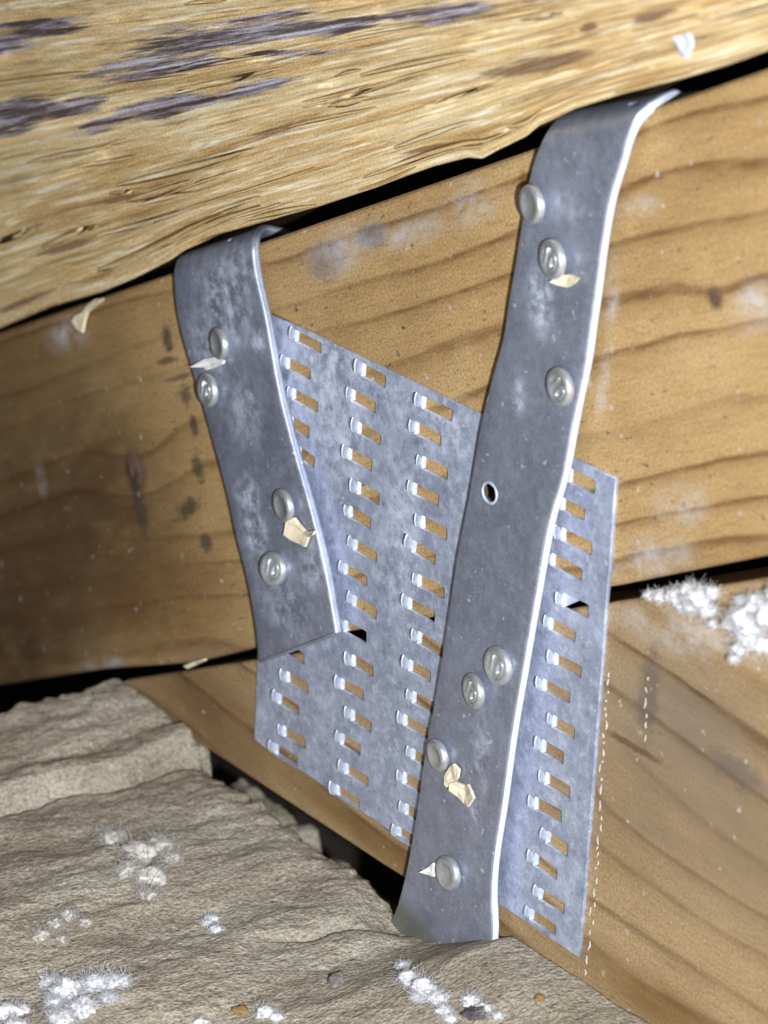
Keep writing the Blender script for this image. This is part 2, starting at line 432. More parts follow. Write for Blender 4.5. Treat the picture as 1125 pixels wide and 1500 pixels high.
# ------------------------------------------------------------------ the two chords (38 mm lumber)
def board(name, poly, inv, m, mat, depth=0.038, bev=0.0016, y0=0.0):
    """front outline (world points on the truss face) pushed back by the lumber's thickness, arrises eased"""
    bm = bmesh.new()
    fr = [bm.verts.new(inv @ Vector((p.x, y0, p.z))) for p in poly]
    bk = [bm.verts.new(inv @ Vector((p.x, y0 + depth, p.z))) for p in poly]
    bm.faces.new(fr); bm.faces.new(bk[::-1])
    n = len(poly)
    for i in range(n):
        bm.faces.new((fr[i], bk[i], bk[(i + 1) % n], fr[(i + 1) % n]))
    bmesh.ops.recalc_face_normals(bm, faces=bm.faces)
    if bev:
        bmesh.ops.bevel(bm, geom=[e for e in bm.edges], offset=bev, segments=3, affect='EDGES', profile=0.5)
    me = bpy.data.meshes.new(name); bm.to_mesh(me); bm.free()
    o = link(name, me, mat)
    o.matrix_world = m
    return o


def ext(a, b, x):
    """pixel on the line a-b at column x"""
    return (x, a[1] + (b[1] - a[1]) * (x - a[0]) / (b[0] - a[0]))


T0, T1 = (0, 485), (1125, 98)
poly = [at(*ext(T0, T1, -330)), at(*ext(T0, T1, 1500)), at(*ext((891, 861), (1125, 814), 1500)), at(1125, 814), at(891, 861), at(375, 949), at(280, 972), at(150, 981), at(0, 1004), at(*ext((150, 981), (0, 1004), -330))]
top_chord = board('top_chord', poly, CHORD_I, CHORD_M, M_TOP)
tag(top_chord, 'sloping pine rafter board behind both metal straps, rising under the rough timber', 'board')
poly = [at(180, 997), at(375, 966), at(891, 883), at(1125, 846), at(*ext((891, 883), (1125, 846), 1500)), at(1500, 1900), at(943, 1512), at(860, 1456), at(727, 1372), at(560, 1268), at(448, 1194), at(279, 1083)]
bottom_chord = board('bottom_chord', poly, LOW_I, LOW_M, M_LOW, bev=0.0010)
tag(bottom_chord, 'lower pine board with pointed left tip wedged under the sloping rafter board', 'board')


def flecks(name, path, y, wid, step, parent, inv, mat):
    """dotted chalk mark on the wood: small flat dabs"""
    vs_, fs = [], []
    d = 0
    for (a, b) in zip(path[:-1], path[1:]):
        L = math.hypot(b[0] - a[0], b[1] - a[1]); k = 0
        while k < L:
            ln = random.uniform(3, 16); t0 = k / L; t1 = min(1, (k + ln) / L)
            w = wid * random.uniform(0.5, 1.1)
            p = [at(a[0] + (b[0] - a[0]) * t + random.uniform(-1.5, 1.5), a[1] + (b[1] - a[1]) * t, y) for t in (t0, (t0 + t1) / 2, t1)]
            i = len(vs_); so = random.uniform(-0.0005, 0.0005)
            for q, ww in zip(p, (0.3, 1.0, 0.3)):
                q = q + Vector((so, 0, 0))
                vs_ += [inv @ (q + Vector((-w * ww, 0, 0))), inv @ (q + Vector((0, -0.0002, 0))), inv @ (q + Vector((w * ww, 0, 0)))]
            for r in (0, 3):
                for c in (0, 1): fs.append((i + r + c, i + r + c + 1, i + r + c + 4, i + r + c + 3))
            k += ln + random.uniform(2, step)
    o = link(name, mesh(name, vs_, fs), mat, parent, True)
    o['kind'] = 'stuff'
    return o


tag(flecks('fleck_line', [(893, 985), (882, 1120), (878, 1240), (868, 1330), (858, 1430)], -0.0001, 0.00042, 9, bottom_chord, LOW_I, M_FLECK), 'dotted white chalk line beside the plate edge')
tag(flecks('fleck_line', [(947, 990), (945, 1085)], -0.0001, 0.00028, 16, bottom_chord, LOW_I, M_FLECK), 'short faint dotted white line')


# ------------------------------------------------------------------ rough timber on top
BOT = [(-260, 574), (0, 481), (75, 449), (149, 428), (199, 407), (249, 382), (271, 367), (324, 343), (383, 326), (423, 315), (473, 301), (548, 276), (590, 260), (635, 244),
       (685, 231), (706, 233), (736, 217), (771, 200), (790, 184), (811, 175), (841, 160), (912, 138), (987, 119), (1062, 97), (1125, 74), (1400, -22)]


def bot_y(x):
    for a, b in zip(BOT[:-1], BOT[1:]):
        if a[0] <= x <= b[0]: return a[1] + (b[1] - a[1]) * (x - a[0]) / (b[0] - a[0])
    return BOT[-1][1]


def beam_px(x, t):
    """row t of the split face: 0 = lower edge, 1 = above the frame"""
    y0 = bot_y(x); smooth = 483 - 0.36 * x
    y1 = -95 - 0.06 * x
    e = t ** 0.9
    return (y0 + (smooth - y0) * sm(0, 0.16, t)) * (1 - e) + y1 * e


def beam_y(t):
    return -0.0045 - 0.022 * (t ** 0.85)


STAINS = [(-20, 65, 110, 22, -0.12), (60, 45, 90, 18, -.1), (330, 50, 190, 26, -0.14), (230, 98, 130, 18, -0.13), (480, 42, 130, 14, -.12), (640, 22, 110, 20, -.15), (20, 170, 70, 34, -.4), (110, 158, 60, 14, -.2), (240, 160, 70, 22, -0.15),
          (150, 185, 60, 12, -.25), (290, 150, 40, 14, -.1), (370, 130, 70, 10, -.3), (420, 78, 90, 6, -.05)]
BROWNS = [(790, 95, 100, 16, -0.2), (862, 40, 18, 10, -.5), (420, 185, 80, 8, -0.35), (180, 290, 70, 6, -.2), (640, 215, 60, 6, -.2), (330, 345, 60, 7, -.2), (100, 360, 70, 7, -.3), (40, 440, 60, 7, -.4), (960, 20, 40, 14, -.3)]


def blob(px, py, table):
    m = 0.0
    for cx, cy, rx, ry, sl in table:
        a = math.atan(sl); dx, dy = px - cx, py - cy
        u_ = (dx * math.cos(a) + dy * math.sin(a)) / rx; v_ = (dy * math.cos(a) - dx * math.sin(a)) / ry
        m = max(m, 1 - (u_ * u_ + v_ * v_) * 0.5)
    return max(0.0, m)


def beam_depth(x, t, py):
    """torn-fibre relief (metres, towards the camera) of the split face"""
    across = t * 420
    r = noise.fractal(Vector((x * 0.0022, across * 0.030, 1.3)), 1.0, 2.0, 4) * 0.0020
    r += noise.fractal(Vector((x * 0.0055 + 5, across * 0.16, 4.3)), 0.9, 2.0, 4) * 0.0006
    # steps where slivers were torn off
    q = noise.noise(Vector((x * 0.0024 + 9, across * 0.045, 8.1)))
    r += (sm(0.02, 0.08, q) - 0.5) * 0.0011
    q = noise.noise(Vector((x * 0.0038 - 4, across * 0.10, 2.1)))
    r += (sm(0.10, 0.15, q)) * 0.0008
    return r * (0.25 + 0.75 * sm(0, 0.08, t))


def beam_point(x, t, lift=0.0):
    py = beam_px(x, t)
    return at(x, py, beam_y(t) - beam_depth(x, t, py) - lift)


def build_beam():
    NX, NT_ = 420, 190
    vs_, uv, stn, brn = [], [], [], []
    for j in range(NT_ + 1):
        t = (j / NT_) ** 1.0
        for i in range(NX + 1):
            x = -230 + (1370 + 230) * i / NX
            py = beam_px(x, t)
            vs_.append(at(x, py, beam_y(t) - beam_depth(x, t, py)))
            uv.append((x * 0.00021, t * 0.078)); stn.append(blob(x, py, STAINS)); brn.append(blob(x, py, BROWNS))
    fs = []
    st = NX + 1
    for j in range(NT_):
        for i in range(NX):
            fs.append((j * st + i, j * st + i + 1, (j + 1) * st + i + 1, (j + 1) * st + i))
    # the rest of the timber: underside, back, top and ends
    up = Vector((-math.sin(PITCH), 0, math.cos(PITCH)))
    base = len(vs_)
    rows = [lambda p, q: Vector((p.x, -0.0022, p.z)) + up * 0.0072, lambda p, q: Vector((p.x, 0.040, p.z)) + up * 0.008, lambda p, q: Vector((q.x, 0.040, q.z)) + up * 0.008, lambda p, q: q + up * 0.008]
    for fn in rows:
        for i in range(NX + 1):
            p, q = vs_[i], vs_[NT_ * st + i]
            vs_.append(fn(p, q)); uv.append((i * 0.0008, 0.1 + 0.01 * len(vs_) / st)); stn.append(0.0); brn.append(0.0)
    order = [0] + [base + k * st for k in range(4)] + [NT_ * st]
    for a, b in zip(order[:-1], order[1:]):
        for i in range(NX):
            fs.append((a + i + 1, a + i, b + i, b + i + 1))
    for e in (0, NX):
        ring = [j * st + e for j in range(NT_ + 1)] + [base + k * st + e for k in (3, 2, 1, 0)]
        fs.append(ring if e == 0 else ring[::-1])
    me = mesh('rough_timber', vs_, fs)
    ul = me.uv_layers.new(name='grain')
    li = np.empty(len(me.loops), dtype=np.int32); me.loops.foreach_get('vertex_index', li)
    ul.data.foreach_set('uv', np.array(uv, dtype=np.float32)[li].ravel())
    me.attributes.new('stain', 'FLOAT', 'POINT').data.foreach_set('value', stn)
    me.attributes.new('brown', 'FLOAT', 'POINT').data.foreach_set('value', brn)
    fix_normals(me)
    return tag(link('rough_timber', me, M_ROUGH, None, True), 'rough torn pale timber with grey weathered streaks lying across the top', 'timber')


beam = build_beam()


def splinter(x, t, ln, wd, lift, tone):
    """thin sliver, rooted at one end and standing slightly off at the other"""
    vs_, uv, n = [], [], 7
    for k in range(n + 1):
        s = k / n
        w = wd * (math.sin(math.pi * min(1, s * 0.9 + 0.08)) ** 0.7)
        xx = x + ln * s
        tt = t + 0.006 * math.sin(3 * s + x)
        l0 = -0.0004 + lift * s * s + 0.0005
        vs_ += [beam_point(xx, max(0.004, tt - w), l0), beam_point(xx, tt, l0 + 0.0007), beam_point(xx, tt + w, l0)]
        for d in (-w, 0, w): uv.append((xx * 0.00021 + tone, (tt + d) * 0.078 + tone))
    fs = []
    for k in range(n):
        for c in (0, 1): fs.append((3 * k + c, 3 * k + c + 1, 3 * k + c + 4, 3 * k + c + 3))
        fs.append((3 * k, 3 * k + 3, 3 * k + 5, 3 * k + 2))
    me = mesh('splinter', vs_, fs)
    ul = me.uv_layers.new(name='grain')
    for lp in me.loops: ul.data[lp.index].uv = uv[lp.vertex_index]
    py = beam_px(x + ln / 2, t); v = blob(x + ln / 2, py, STAINS)
    me.attributes.new('stain', 'FLOAT', 'POINT').data.foreach_set('value', [v] * len(vs_))
    me.attributes.new('brown', 'FLOAT', 'POINT').data.foreach_set('value', [0.0] * len(vs_))
    fix_normals(me)
    return link('splinter', me, M_ROUGH, beam, True)


for k in range(70):
    splinter(random.uniform(-40, 1080), random.uniform(0.02, 0.8) ** 1.2, random.uniform(40, 210), random.uniform(0.004, 0.014), random.uniform(0.0003, 0.0018), random.uniform(0, 3))

# ------------------------------------------------------------------ connector plate
PL_Y = -0.0009
SLOTS = [
    (433.5, 492, 471, 511), (420, 532, 455, 549), (429, 577, 466, 598), (425, 618, 453, 635), (437, 661, 461, 680),
    (531, 541, 565, 561), (516, 579, 550, 598), (525, 626, 558, 646), (511, 665, 545, 683), (524, 715, 556, 732), (512, 750, 543, 768),
    (519, 798, 552, 818), (505, 834, 538, 852), (518, 880, 552, 901), (505, 918, 537, 934), (516, 968, 547, 984), (500, 1003, 533, 1018),
    (515, 1048, 544, 1067), (500, 1083, 528, 1100), (506, 1126, 540, 1146), (493, 1158, 527, 1178),
    (619, 590, 663, 609), (609, 627, 646, 646), (619, 678, 656, 695), (606, 716, 643, 734), (618, 765, 655, 784), (605, 800, 638, 821),
    (613, 851, 651, 869), (599, 884, 637, 905), (613, 934, 650, 957), (600, 975, 631, 992), (605, 1022, 640, 1040), (592, 1055, 627, 1075),
    (604, 1105, 638, 1124), (591, 1140, 625, 1158), (594, 1186, 628, 1204), (583, 1221, 616, 1238),
    (414, 948, 446, 966), (420, 992, 452, 1009), (408, 1024, 438, 1041), (415, 1072, 448, 1089), (403, 1098, 436, 1117),
    (834, 696, 872, 715), (823, 738, 857, 755), (824, 783, 867, 805), (809, 820, 853, 843), (825, 880, 862, 896), (806, 914, 843, 934),
    (813, 966, 852, 985), (796, 1004, 835, 1023), (811, 1057, 842, 1076), (795, 1093, 826, 1112), (800, 1141, 835, 1162), (784, 1178, 823, 1196),
    (802, 1227, 832, 1248), (784, 1259, 816, 1283), (791, 1310, 827, 1332), (778, 1340, 814, 1364)]


def build_plate():
    corners = [at(395, 460, PL_Y), at(901, 702, PL_Y), at(848, 1402, PL_Y), at(373, 1083, PL_Y)]
    ctr = sum(corners, Vector()) / 4
    cu = bpy.data.curves.new('plate_outline', 'CURVE'); cu.dimensions = '2D'; cu.fill_mode = 'BOTH'; cu.extrude = 0.00033
    cu.bevel_depth = 0.00012; cu.bevel_resolution = 1

    def spline(pts):
        s = cu.splines.new('POLY'); s.points.add(len(pts) - 1); s.use_cyclic_u = True
        for p, q in zip(s.points, pts): p.co = (q[0], q[1], 0, 1)
    out = []
    for a, b in zip(corners, corners[1:] + corners[:1]):
        for k in range(12):
            q = a.lerp(b, k / 12); e = 0 if k == 0 else noise.noise(q * 400) * 0.00022
            out.append((q.x - ctr.x + e, q.z - ctr.z + e))
    spline(out)
    hx = at(717, 722, PL_Y) - ctr
    spline([(hx.x - 0.0018 + 0.0046 * math.cos(k * 0.5236), hx.z + 0.0032 * math.sin(k * 0.5236)) for k in range(12)])
    info = []
    for (x0, y0, x1, y1) in SLOTS:
        a, b = at(x0, y0, PL_Y), at(x1, y1, PL_Y)
        c = (a + b) / 2 - ctr
        L = (b - a).length / 2; hh = random.uniform(0.00142, 0.00162); ang = math.atan2(b.z - a.z, b.x - a.x) * 0.6
        ca, sa = math.cos(ang), math.sin(ang)
        pts = [(-L - 0.0006, -hh), (-L - 0.0006, hh)]
        r = 0.0007
        for (cx, cy, a0) in ((L - r, hh - r, 90), (L - r, -hh + r, 0)):
            for k in range(4):
                th = math.radians(a0 - 30 * k)
                pts.append((cx + r * math.cos(th), cy + r * math.sin(th)))
        spline([(c.x + u_ * ca - v_ * sa, c.z + u_ * sa + v_ * ca) for u_, v_ in pts])
        info.append((a, ang, hh))
    tmp = bpy.data.objects.new('tmp', cu); COL.objects.link(tmp)
    me = evaluated(tmp); bpy.data.objects.remove(tmp)
    me.name = 'connector_plate'
    me.transform(Matrix.Rotation(math.pi / 2, 4, 'X'))
    me.transform(Matrix.Translation(Vector((ctr.x, PL_Y + 0.00045, ctr.z))))
    me.materials.clear()
    bm = bmesh.new(); bm.from_mesh(me); bmesh.ops.remove_doubles(bm, verts=bm.verts, dist=1e-6); bmesh.ops.recalc_face_normals(bm, faces=bm.faces); bm.to_mesh(me); bm.free()
    o = link('connector_plate', me, M_PLATE)
    tag(o, 'perforated galvanised truss plate with rows of slots, pressed over both boards', 'metal plate')
    # one tooth, shared by every slot: a tongue that bulges and folds back into the wood
    prof = [(-0.0042, 0.00020, 0.6), (-0.0034, -0.00010, 0.85), (-0.0027, -0.00032, 0.98), (-0.0020, -0.00042, 1.02), (-0.0013, -0.00042, 1.02), (-0.0007, -0.00032, 1.02), (-0.0002, -0.00010, 1.0), (0.0001, 0.0002, 1), (0.0004, 0.0009, 0.9), (0.0006, 0.0040, 0.5)]
    tv, tf = [], []
    for (px_, py_, w) in prof:
        for k, (s, dy) in enumerate(((-1, 0.0004), (-0.72, 0.0001), (0, -0.00008), (0.72, 0.0001), (1, 0.0004))):
            tv.append((px_, py_ + dy * (1 if px_ < 0 else 0.3), s * w * 0.0015))
    for i in range(len(prof) - 1):
        for k in range(4): tf.append((5 * i + k, 5 * i + k + 1, 5 * i + k + 6, 5 * i + k + 5))
    tm = mesh('tooth', tv, tf); tm.materials.append(M_TOOTH)
    tm.polygons.foreach_set('use_smooth', [True] * len(tm.polygons))
    bm = bmesh.new(); bm.from_mesh(tm)
    for f_ in bm.faces:
        if f_.normal.y > 0 and f_.normal.x <= 0: f_.normal_flip()
    bm.to_mesh(tm); bm.free()
    for a, ang, hh in info:
        t = bpy.data.objects.new('tooth', tm); COL.objects.link(t); t.parent = o
        t.location = (a.x - 0.0003, PL_Y + 0.0001, a.z); t.rotation_euler = (0, -ang + random.uniform(-0.12, 0.12), 0)
        s = random.uniform(0.85, 1.12); t.scale = (s * random.uniform(0.9, 1.15), s, s)
    return o


plate = build_plate()


# ------------------------------------------------------------------ straps
def strap(rows, name, cols=8, sub=7, thick=0.0023, edge=0.0004, edge_mat=None, holes=()):
    """rows: (left px, left py, left Y, right px, right py, right Y) of the front face, top to bottom"""
    ctrl = [(at(r[0], r[1], r[2]), at(r[3], r[4], r[5])) for r in rows]

    def cr(p0, p1, p2, p3, t):
        return 0.5 * ((2 * p1) + (p2 - p0) * t + (2 * p0 - 5 * p1 + 4 * p2 - p3) * t * t + (3 * p1 - p0 - 3 * p2 + p3) * t ** 3)
    fine = []
    n = len(ctrl)
    for i in range(n - 1):
        ids = (max(i - 1, 0), i, i + 1, min(i + 2, n - 1))
        for k in range(sub if i < n - 2 else sub + 1):
            t = k / sub
            fine.append([cr(*[ctrl[q][e] for q in ids], t) for e in (0, 1)])
    front = []
    for l, r in fine: front.append([l.lerp(r, c / cols) for c in range(cols + 1)])
    N = len(front)
    back = []
    for i in range(N):
        row = []
        for c in range(cols + 1):
            dv = front[min(i + 1, N - 1)][c] - front[max(i - 1, 0)][c]
            du = front[i][cols] - front[i][0]
            nn = du.cross(dv).normalized()           # away from the camera
            if i < N - 8 and nn.dot(front[i][c] - CAM) < -0.9 * (front[i][c] - CAM).length: nn = -nn
            row.append(front[i][c] + nn * thick)
        back.append(row)
    vs_ = [p for r in front for p in r] + [p for r in back for p in r]
    st = cols + 1; o2 = N * st
    fs, cutf = [], []
    for i in range(N - 1):
        for c in range(cols):
            a = i * st + c
            fs.append((a, a + 1, a + st + 1, a + st)); fs.append((o2 + a, o2 + a + st, o2 + a + st + 1, o2 + a + 1))
        for c in (0, cols):
            a = i * st + c
            cutf.append((a, a + st, o2 + a + st, o2 + a))
    for i in (0, N - 1):
        for c in range(cols):
            a = i * st + c
            cutf.append((a, a + 1, o2 + a + 1, o2 + a))
    me = mesh(name, vs_, fs + cutf)
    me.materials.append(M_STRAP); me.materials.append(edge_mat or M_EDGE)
    for k in range(len(fs), len(fs) + len(cutf)): me.polygons[k].material_index = 1
    fix_normals(me)
    bm = bmesh.new(); bm.from_mesh(me)
    eg = [e for e in bm.edges if len(e.link_faces) == 2 and e.calc_face_angle(0) > 1.0]
    bmesh.ops.bevel(bm, geom=eg, offset=edge, segments=4, affect='EDGES', profile=0.5)
    for e in bm.edges: e.smooth = not (len(e.link_faces) == 2 and e.calc_face_angle(0) > 0.6)
    bm.to_mesh(me); bm.free()
    o = link(name, me, M_STRAP, None, True)
    for (c, axis, rx, rz) in holes:
        bm = bmesh.new()
        bmesh.ops.create_cone(bm, cap_ends=True, segments=20, radius1=1, radius2=1, depth=0.012)
        q = axis.to_track_quat('Z', 'Y').to_matrix().to_4x4()
        bmesh.ops.transform(bm, matrix=Matrix.Translation(c) @ q @ Matrix.Diagonal((rx, rz, 1, 1)), verts=bm.verts)
        cm = bpy.data.meshes.new('cut'); bm.to_mesh(cm); bm.free()
        co = bpy.data.objects.new('cut', cm); COL.objects.link(co)
        md = o.modifiers.new('hole', 'BOOLEAN'); md.operation = 'DIFFERENCE'; md.object = co; md.solver = 'EXACT'
        me2 = evaluated(o); o.modifiers.clear(); o.data = me2; bpy.data.objects.remove(co)
    o.data.name = name
    return o


mm = 0.001
RS = -4.6 * mm
right_rows = [
    (866, 180, 17 * mm, 1026, 129, 17 * mm),
    (856, 162, 12 * mm, 1004, 134, 12.5 * mm),
    (845, 158, 6.5 * mm, 988, 130, 8.0 * mm),
    (820, 170, 0.2 * mm, 962, 142, 1.6 * mm),
    (801, 192, -3.2 * mm, 937, 163, -2.4 * mm),
    (787, 222, -4.4 * mm, 920, 196, -4.0 * mm),
    (776, 258, -4.6 * mm, 907, 241, -4.4 * mm),
    (765, 320, RS, 892, 291, RS),
    (755, 382, RS, 881, 352, RS),
    (745, 440, RS, 871, 427, RS),
    (736, 497, RS, 864, 475, RS),
    (721, 552, RS, 856, 532, RS),
    (704, 622, RS, 839, 613, RS),
    (686, 728, RS, 823, 695, -5.2 * mm),
    (669, 815, RS, 802, 768, -5.4 * mm),
    (654, 917, RS, 783, 872, -5.4 * mm),
    (637, 1021, RS, 764, 981, -5.2 * mm),
    (624, 1090, RS, 748, 1075, -5.2 * mm),
    (609, 1195, RS, 734, 1177, -5.0 * mm),
    (595, 1274, RS, 722, 1255, -4.8 * mm),
    (582, 1325, RS, 718, 1310, -4.8 * mm),
    (569, 1368, RS, 720, 1362, -4.8 * mm),
    (605, 1402, RS, 716, 1410, -4.8 * mm)]
hole_c = at(717, 722, -4.8 * mm)
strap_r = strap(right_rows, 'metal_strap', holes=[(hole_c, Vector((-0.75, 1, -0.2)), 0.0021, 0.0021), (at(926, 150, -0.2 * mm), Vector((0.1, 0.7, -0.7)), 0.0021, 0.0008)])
tag(strap_r, 'long galvanised steel strap on the right, bent over the rafter and running into the insulation', 'metal strap')
LS = -4.4 * mm
left_rows = [
    (312, 374, 16 * mm, 428, 335, 16 * mm),
    (297, 366, 10 * mm, 408, 331, 11 * mm),
    (280, 367, 4.5 * mm, 388, 328, 6.0 * mm),
    (262, 375, -2.0 * mm, 376, 338, -0.8 * mm),
    (254, 394, -4.0 * mm, 370, 358, -3.6 * mm),
    (254, 416, -4.4 * mm, 371, 386, -4.2 * mm),
    (257, 452, LS, 377, 418, LS),
    (266, 495, LS, 388, 465, LS),
    (279, 540, LS, 396, 510, LS),
    (297, 600, LS, 407, 570, LS),
    (316, 668, LS, 421, 628, LS),
    (332, 730, LS, 435, 680, LS),
    (345, 790, LS, 452, 740, LS),
    (358, 840, LS, 466, 795, LS),
    (368, 890, LS, 478, 850, LS),
    (374, 930, LS, 486, 895, LS),
    (378, 973, LS, 492, 930, LS)]
strap_l = strap(left_rows, 'metal_strap', edge=0.0008, edge_mat=M_EDGE_DULL, holes=[(at(338, 352, -1.5 * mm), Vector((0.1, 0.7, -0.7)), 0.0019, 0.0008)])
tag(strap_l, 'shorter galvanised steel strap on the left, ending at the perforated plate', 'metal strap')

bm = bmesh.new()
bmesh.ops.create_cone(bm, cap_ends=True, segments=20, radius1=0.0032, radius2=0.0032, depth=0.040)
bmesh.ops.transform(bm, matrix=Matrix.Translation(at(717, 722, 0) + Vector((-0.010, 0.012, -0.002))) @ Vector((-0.75, 1, -0.2)).to_track_quat('Z', 'Y').to_matrix().to_4x4(), verts=bm.verts)
cm = bpy.data.meshes.new('cut'); bm.to_mesh(cm); bm.free()
co = bpy.data.objects.new('cut', cm); COL.objects.link(co)
md = top_chord.modifiers.new('bore', 'BOOLEAN'); md.operation = 'DIFFERENCE'; md.object = co; md.solver = 'EXACT'
me2 = evaluated(top_chord); top_chord.modifiers.clear(); top_chord.data = me2; me2.name = 'top_chord'; bpy.data.objects.remove(co)

# raised burr round the empty hole
bm = bmesh.new()
seg, tube = 24, 8
vv = []
for i in range(seg):
    a = 2 * math.pi * i / seg; rr = 0.00036 * (1 + 0.4 * noise.noise(Vector((math.cos(a) * 2, math.sin(a) * 2, 3))))
    ring = []
    for k in range(tube):
        b = 2 * math.pi * k / tube
        d = 1 + rr * math.cos(b) / 0.0023
        ring.append(bm.verts.new((math.cos(a) * 0.0024 * d, rr * math.sin(b), math.sin(a) * 0.0021 * d)))
    vv.append(ring)
for i in range(seg):
    for k in range(tube):
        bm.faces.new((vv[i][k], vv[(i + 1) % seg][k], vv[(i + 1) % seg][(k + 1) % tube], vv[i][(k + 1) % tube]))
bmesh.ops.recalc_face_normals(bm, faces=bm.faces)
me = bpy.data.meshes.new('hole_rim'); bm.to_mesh(me); bm.free()
hr = link('hole_rim', me, M_TOOTH, strap_r, True); hr.location = hole_c + Vector((0, 0.0001, 0))
tag(hr, 'bright burr round the empty nail hole')


# ------------------------------------------------------------------ nails
def nail_head_mesh():
    bm = bmesh.new()
    prof = [(0.0, -0.00150), (0.0022, -0.00150), (0.0024, -0.00165), (0.0033, -0.00165), (0.00365, -0.00140), (0.00385, -0.00090), (0.00385, -0.00035), (0.0036, 0.0), (0.0019, 0.0002), (0.0017, 0.0006)]
    seg = 32; rings = []
    for r, y in prof:
        if r == 0: rings.append([bm.verts.new((0, y, 0))]); continue
        rings.append([bm.verts.new((r * math.cos(2 * math.pi * i / seg), y, r * math.sin(2 * math.pi * i / seg))) for i in range(seg)])
    for a, b in zip(rings[:-1], rings[1:]):
        for i in range(seg):
            j = (i + 1) % seg
            if len(a) == 1: bm.faces.new((a[0], b[i], b[j]))
            else: bm.faces.new((a[i], b[i], b[j], a[j]))
    bmesh.ops.recalc_face_normals(bm, faces=bm.faces)
    for f_ in bm.faces: f_.smooth = True
    me = bpy.data.meshes.new('head'); bm.to_mesh(me); bm.free(); me.materials.append(M_NAIL)
    return me


def shank_mesh():
    bm = bmesh.new(); bmesh.ops.create_cone(bm, cap_ends=True, segments=16, radius1=0.0006, radius2=0.0017, depth=0.030)
    bmesh.ops.rotate(bm, verts=bm.verts, matrix=Matrix.Rotation(math.pi / 2, 3, 'X')); bmesh.ops.translate(bm, verts=bm.verts, vec=(0, 0.0152, 0))
    me = bpy.data.meshes.new('shank'); bm.to_mesh(me); bm.free(); me.materials.append(M_NAIL)
    return me


def mark_mesh():
    fc = bpy.data.curves.new('stamp', 'FONT'); fc.body = '10'; fc.size = 0.0048; fc.extrude = 0.00018; fc.align_x = 'CENTER'; fc.align_y = 'CENTER'; fc.bevel_depth = 0.00008
    o = bpy.data.objects.new('stamp', fc); COL.objects.link(o)
    me = evaluated(o); bpy.data.objects.remove(o)
    me.transform(Matrix.Rotation(math.pi / 2, 4, 'X')); me.materials.clear(); me.materials.append(M_NAIL)
    return me


HEAD, SHANK, MARK = nail_head_mesh(), shank_mesh(), mark_mesh()
# px, py of the head, surface Y, proud, lean (about X, about Z), scale, stamp turn, label
NAILS = [
    (777, 299, 'R', 1.6, 0.08, -0.10, 1.0, None, 'topmost nail in the right strap, overhanging its left edge'),
    (807, 380, 'R', 1.5, 0.05, -0.08, 1.02, 0.3, 'second nail from the top of the right strap, above a cream wood chip'),
    (818, 567, 'R', 1.3, 0.05, -0.04, 1.0, 0.9, 'third nail from the top of the right strap, close to its bright edge'),
    (727, 976, 'R', 0.9, 0.0, 0.04, 1.06, 0.2, 'upper nail of the touching pair low on the right strap'),
    (692, 1013, 'R', 1.5, 0.05, -0.14, 0.98, 0.5, 'lower nail of the touching pair low on the right strap'),
    (639, 1107, 'R', 0.5, 0.1, -0.06, 0.92, None, 'nail at the left edge of the right strap, above a curled cream chip'),
    (654, 1280, 'R', 0.8, 0.0, 0.0, 1.0, None, 'lowest nail of the right strap, beside a small white triangular chip'),
    (319, 504, 'L', 1.2, 0.05, -0.10, 0.95, None, 'topmost nail in the left strap, above a white wood chip'),
    (302, 572, 'L', 0.7, 0.0, -0.04, 1.02, 0.1, 'second nail of the left strap, directly below a white wood chip'),
    (413, 741, 'L', 0.9, 0.1, -0.05, 1.0, None, 'third nail of the left strap, above a torn cream wood chip'),
    (397, 834, 'L', 1.2, -0.12, 0.20, 1.0, 0.1, 'lowest nail of the left strap, head tilted and stamped')]
for (px, py, w, proud, lx, lz, sc, turn, label) in NAILS:
    ys = (RS if w == 'R' else LS) - proud * mm * 0.55
    r = bpy.data.objects.new('nail', None); COL.objects.link(r); r.empty_display_size = 0.004
    r.location = at(px, py, ys - 0.0012); r.location.y = ys
    r.rotation_euler = (lx, 0, lz); r.scale = (sc, 1, sc)
    tag(r, label, 'nail', 'nails through the straps')
    for nm, me in (('head', HEAD), ('shank', SHANK)):
        c = bpy.data.objects.new(nm, me); COL.objects.link(c); c.parent = r
    if turn is not None:
        c = bpy.data.objects.new('stamp', MARK); COL.objects.link(c); c.parent = r; c.location = (0, -0.00158, 0); c.rotation_euler = (0, turn, 0)


